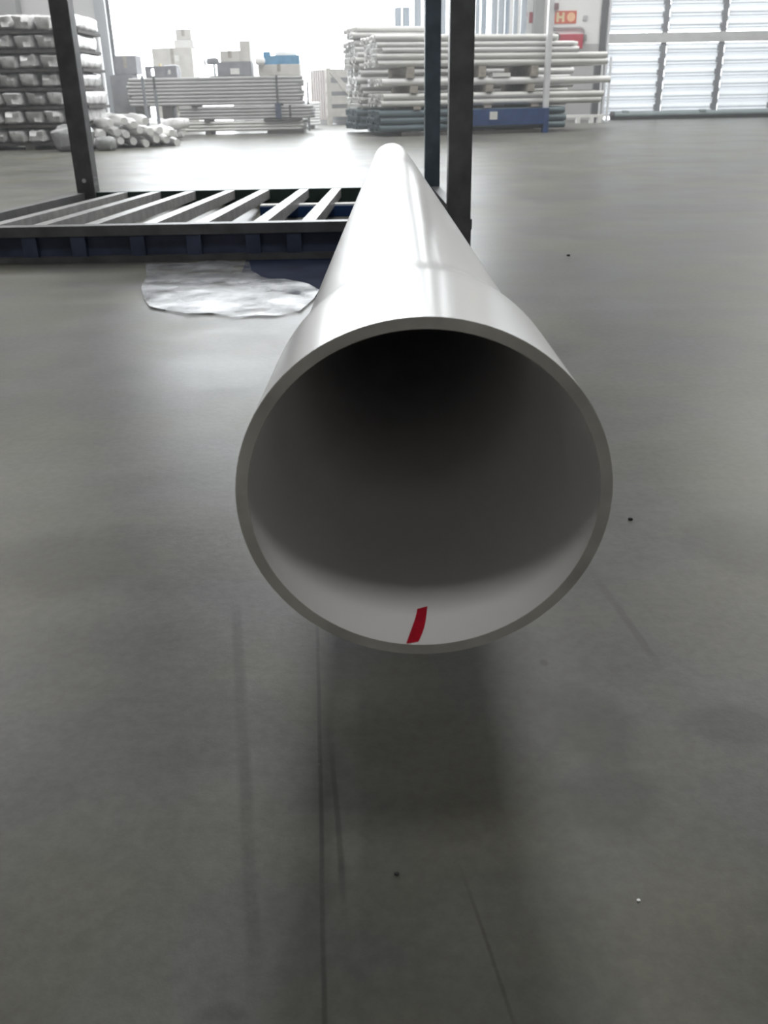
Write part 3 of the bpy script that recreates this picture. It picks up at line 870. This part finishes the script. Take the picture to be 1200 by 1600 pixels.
tag(obj('plastic_sack', lump(bm_new(), 0.12, 0.12, 0.085, 12, 0.2, 0.6, 18, 12), M_SACK, None, (-3.36, 12.0, 0.075), smooth=True),
    'small grey sack on the floor behind the left rack post', 'sack')
# rods behind the left stack
for i, (x, y, r_) in enumerate(((-5.86, 20.7, 0.05), (-5.66, 20.75, 0.03))):
    o = tag(obj('leaning_tube', sweep(bm_new(), [(x, y, 0), (x, y, 1.76)], r_, 12), M_GALV, smooth=True),
            'thick pale upright tube beside the left doorway frame' if i == 0 else 'thin pale upright tube touching the left doorway frame', 'tube')

# heap of white wrapped lengths on the floor
def soft_tube(L, r, seed):
    bm = bm_new()
    pts, rr = [], []
    for i in range(9):
        t = i / 8
        pts.append((L * t, 0.03 * math.sin(3 * t + seed), 0.012 * math.sin(5 * t + seed * 2)))
        rr.append(r * (0.72 if i in (0, 8) else 1.0 + 0.10 * math.sin(seed * 3 + i * 1.9)))
    sweep(bm, pts, rr, 12)
    return mesh_of('wrapped_length', bm, M_WRAPW, smooth=True)
soft = [soft_tube(1.5, 0.062, s) for s in (0.3, 1.4, 2.2)]
short_soft = soft_tube(0.72, 0.075, 0.9)
short_soft.materials[0] = M_WRAP
n_ = 0
for row, (cnt, x0) in enumerate(((8, -3.52), (7, -3.50), (4, -3.48))):
    for k in range(cnt):
        x = x0 + k * 0.125 + row * 0.067
        o = link('wrapped_length', soft[n_ % 3], None, (x, 12.25 + 0.09 * k + row * 0.036 + random.uniform(-0.02, 0.02), 0.066 + row * 0.118),
                 (random.uniform(0, 6), random.uniform(-0.02, 0.0), R(118 + random.uniform(-2, 2))))
        tag(o, f'white wrapped length, {ORD[k]} from the left in the {("bottom", "middle", "top")[row]} row of the floor heap', 'wrapped length', 'white wrapped lengths in the heap')
        n_ += 1
for k in range(4):
    o = link('wrapped_length', short_soft, None, (-3.72 + 0.05 * k, 14.55 + 0.17 * (k % 2) + 0.085 * (k // 2), 0.08 + 0.145 * (k // 2)), (0, 0, R(9 + 2 * k)))
    tag(o, f'grey-white wrapped length, {ORD[k]} from the bottom of the small pile behind the white heap', 'wrapped length', 'wrapped lengths behind the heap')
# two steel stanchions in front of the middle stack
for i, (x, y, ht) in enumerate(((-3.13, 13.6, 0.86), (-2.93, 13.4, 0.69))):
    st = thing('stanchion', ('taller thin grey stanchion in front of the middle stack', 'shorter thin grey stanchion in front of the middle stack')[i], 'stanchion', (x, y, 0))
    obj('pole', sweep(bm_new(), [(-0.05, 0, 0.01), (-0.06, 0, ht)], [0.026, 0.020], 10), M_JAMB, st, smooth=True)
    obj('foot', lathe(bm_new(), [(0.085, 0), (0.085, 0.012), (0.045, 0.05), (0.03, 0.09)], 16), M_JAMB, st, (-0.05, 0, 0))

# ------------------------------------------------------------------ specks on the floor
chips = [(0.731, 3.553, 0.007, M_GRIT, 'dark grit chip on the floor right of the rack post'),
         (0.366, 1.200, 0.0035, M_GRIT, 'tiny dark grit chip on the floor right of the pipe mouth'),
         (0.005, 0.540, 0.0022, M_GRIT, 'dark grit chip on the shaded floor below the pipe mouth'),
         (0.195, 0.509, 0.0016, M_GRITW, 'tiny white chip on the floor at the lower right')]
for i, (x, y, r_, m, lb) in enumerate(chips):
    tag(obj('floor_chip', lump(bm_new(), r_, r_ * 0.8, r_ * 0.5, i + 20, 0.3, 0.8, 10, 6), m, None, (x, y, r_ * 0.42), smooth=True), lb, 'chip')

# ------------------------------------------------------------------ added haze volume standing in for glare in the back-lit half of the hall
mh = bpy.data.materials.new('glare_haze')
nt, N, L = nodes_of(mh)
N.remove(N['Principled BSDF'])
vsn = N.new('ShaderNodeVolumeScatter')
vsn.inputs['Color'].default_value = (0.97, 0.985, 1.0, 1)
vsn.inputs['Density'].default_value = 0.016
vsn.inputs['Anisotropy'].default_value = 0.45
L.new(vsn.outputs[0], N['Material Output'].inputs['Volume'])
hz = obj('haze', box(bm_new(), XL + 0.05, XR - 0.05, 8.0, YW - 0.02, 0.02, ZC - 0.05), mh)
hz['kind'] = 'stuff'
tag(hz, 'added thin pale haze standing in for glare before the bright doorway', 'haze')
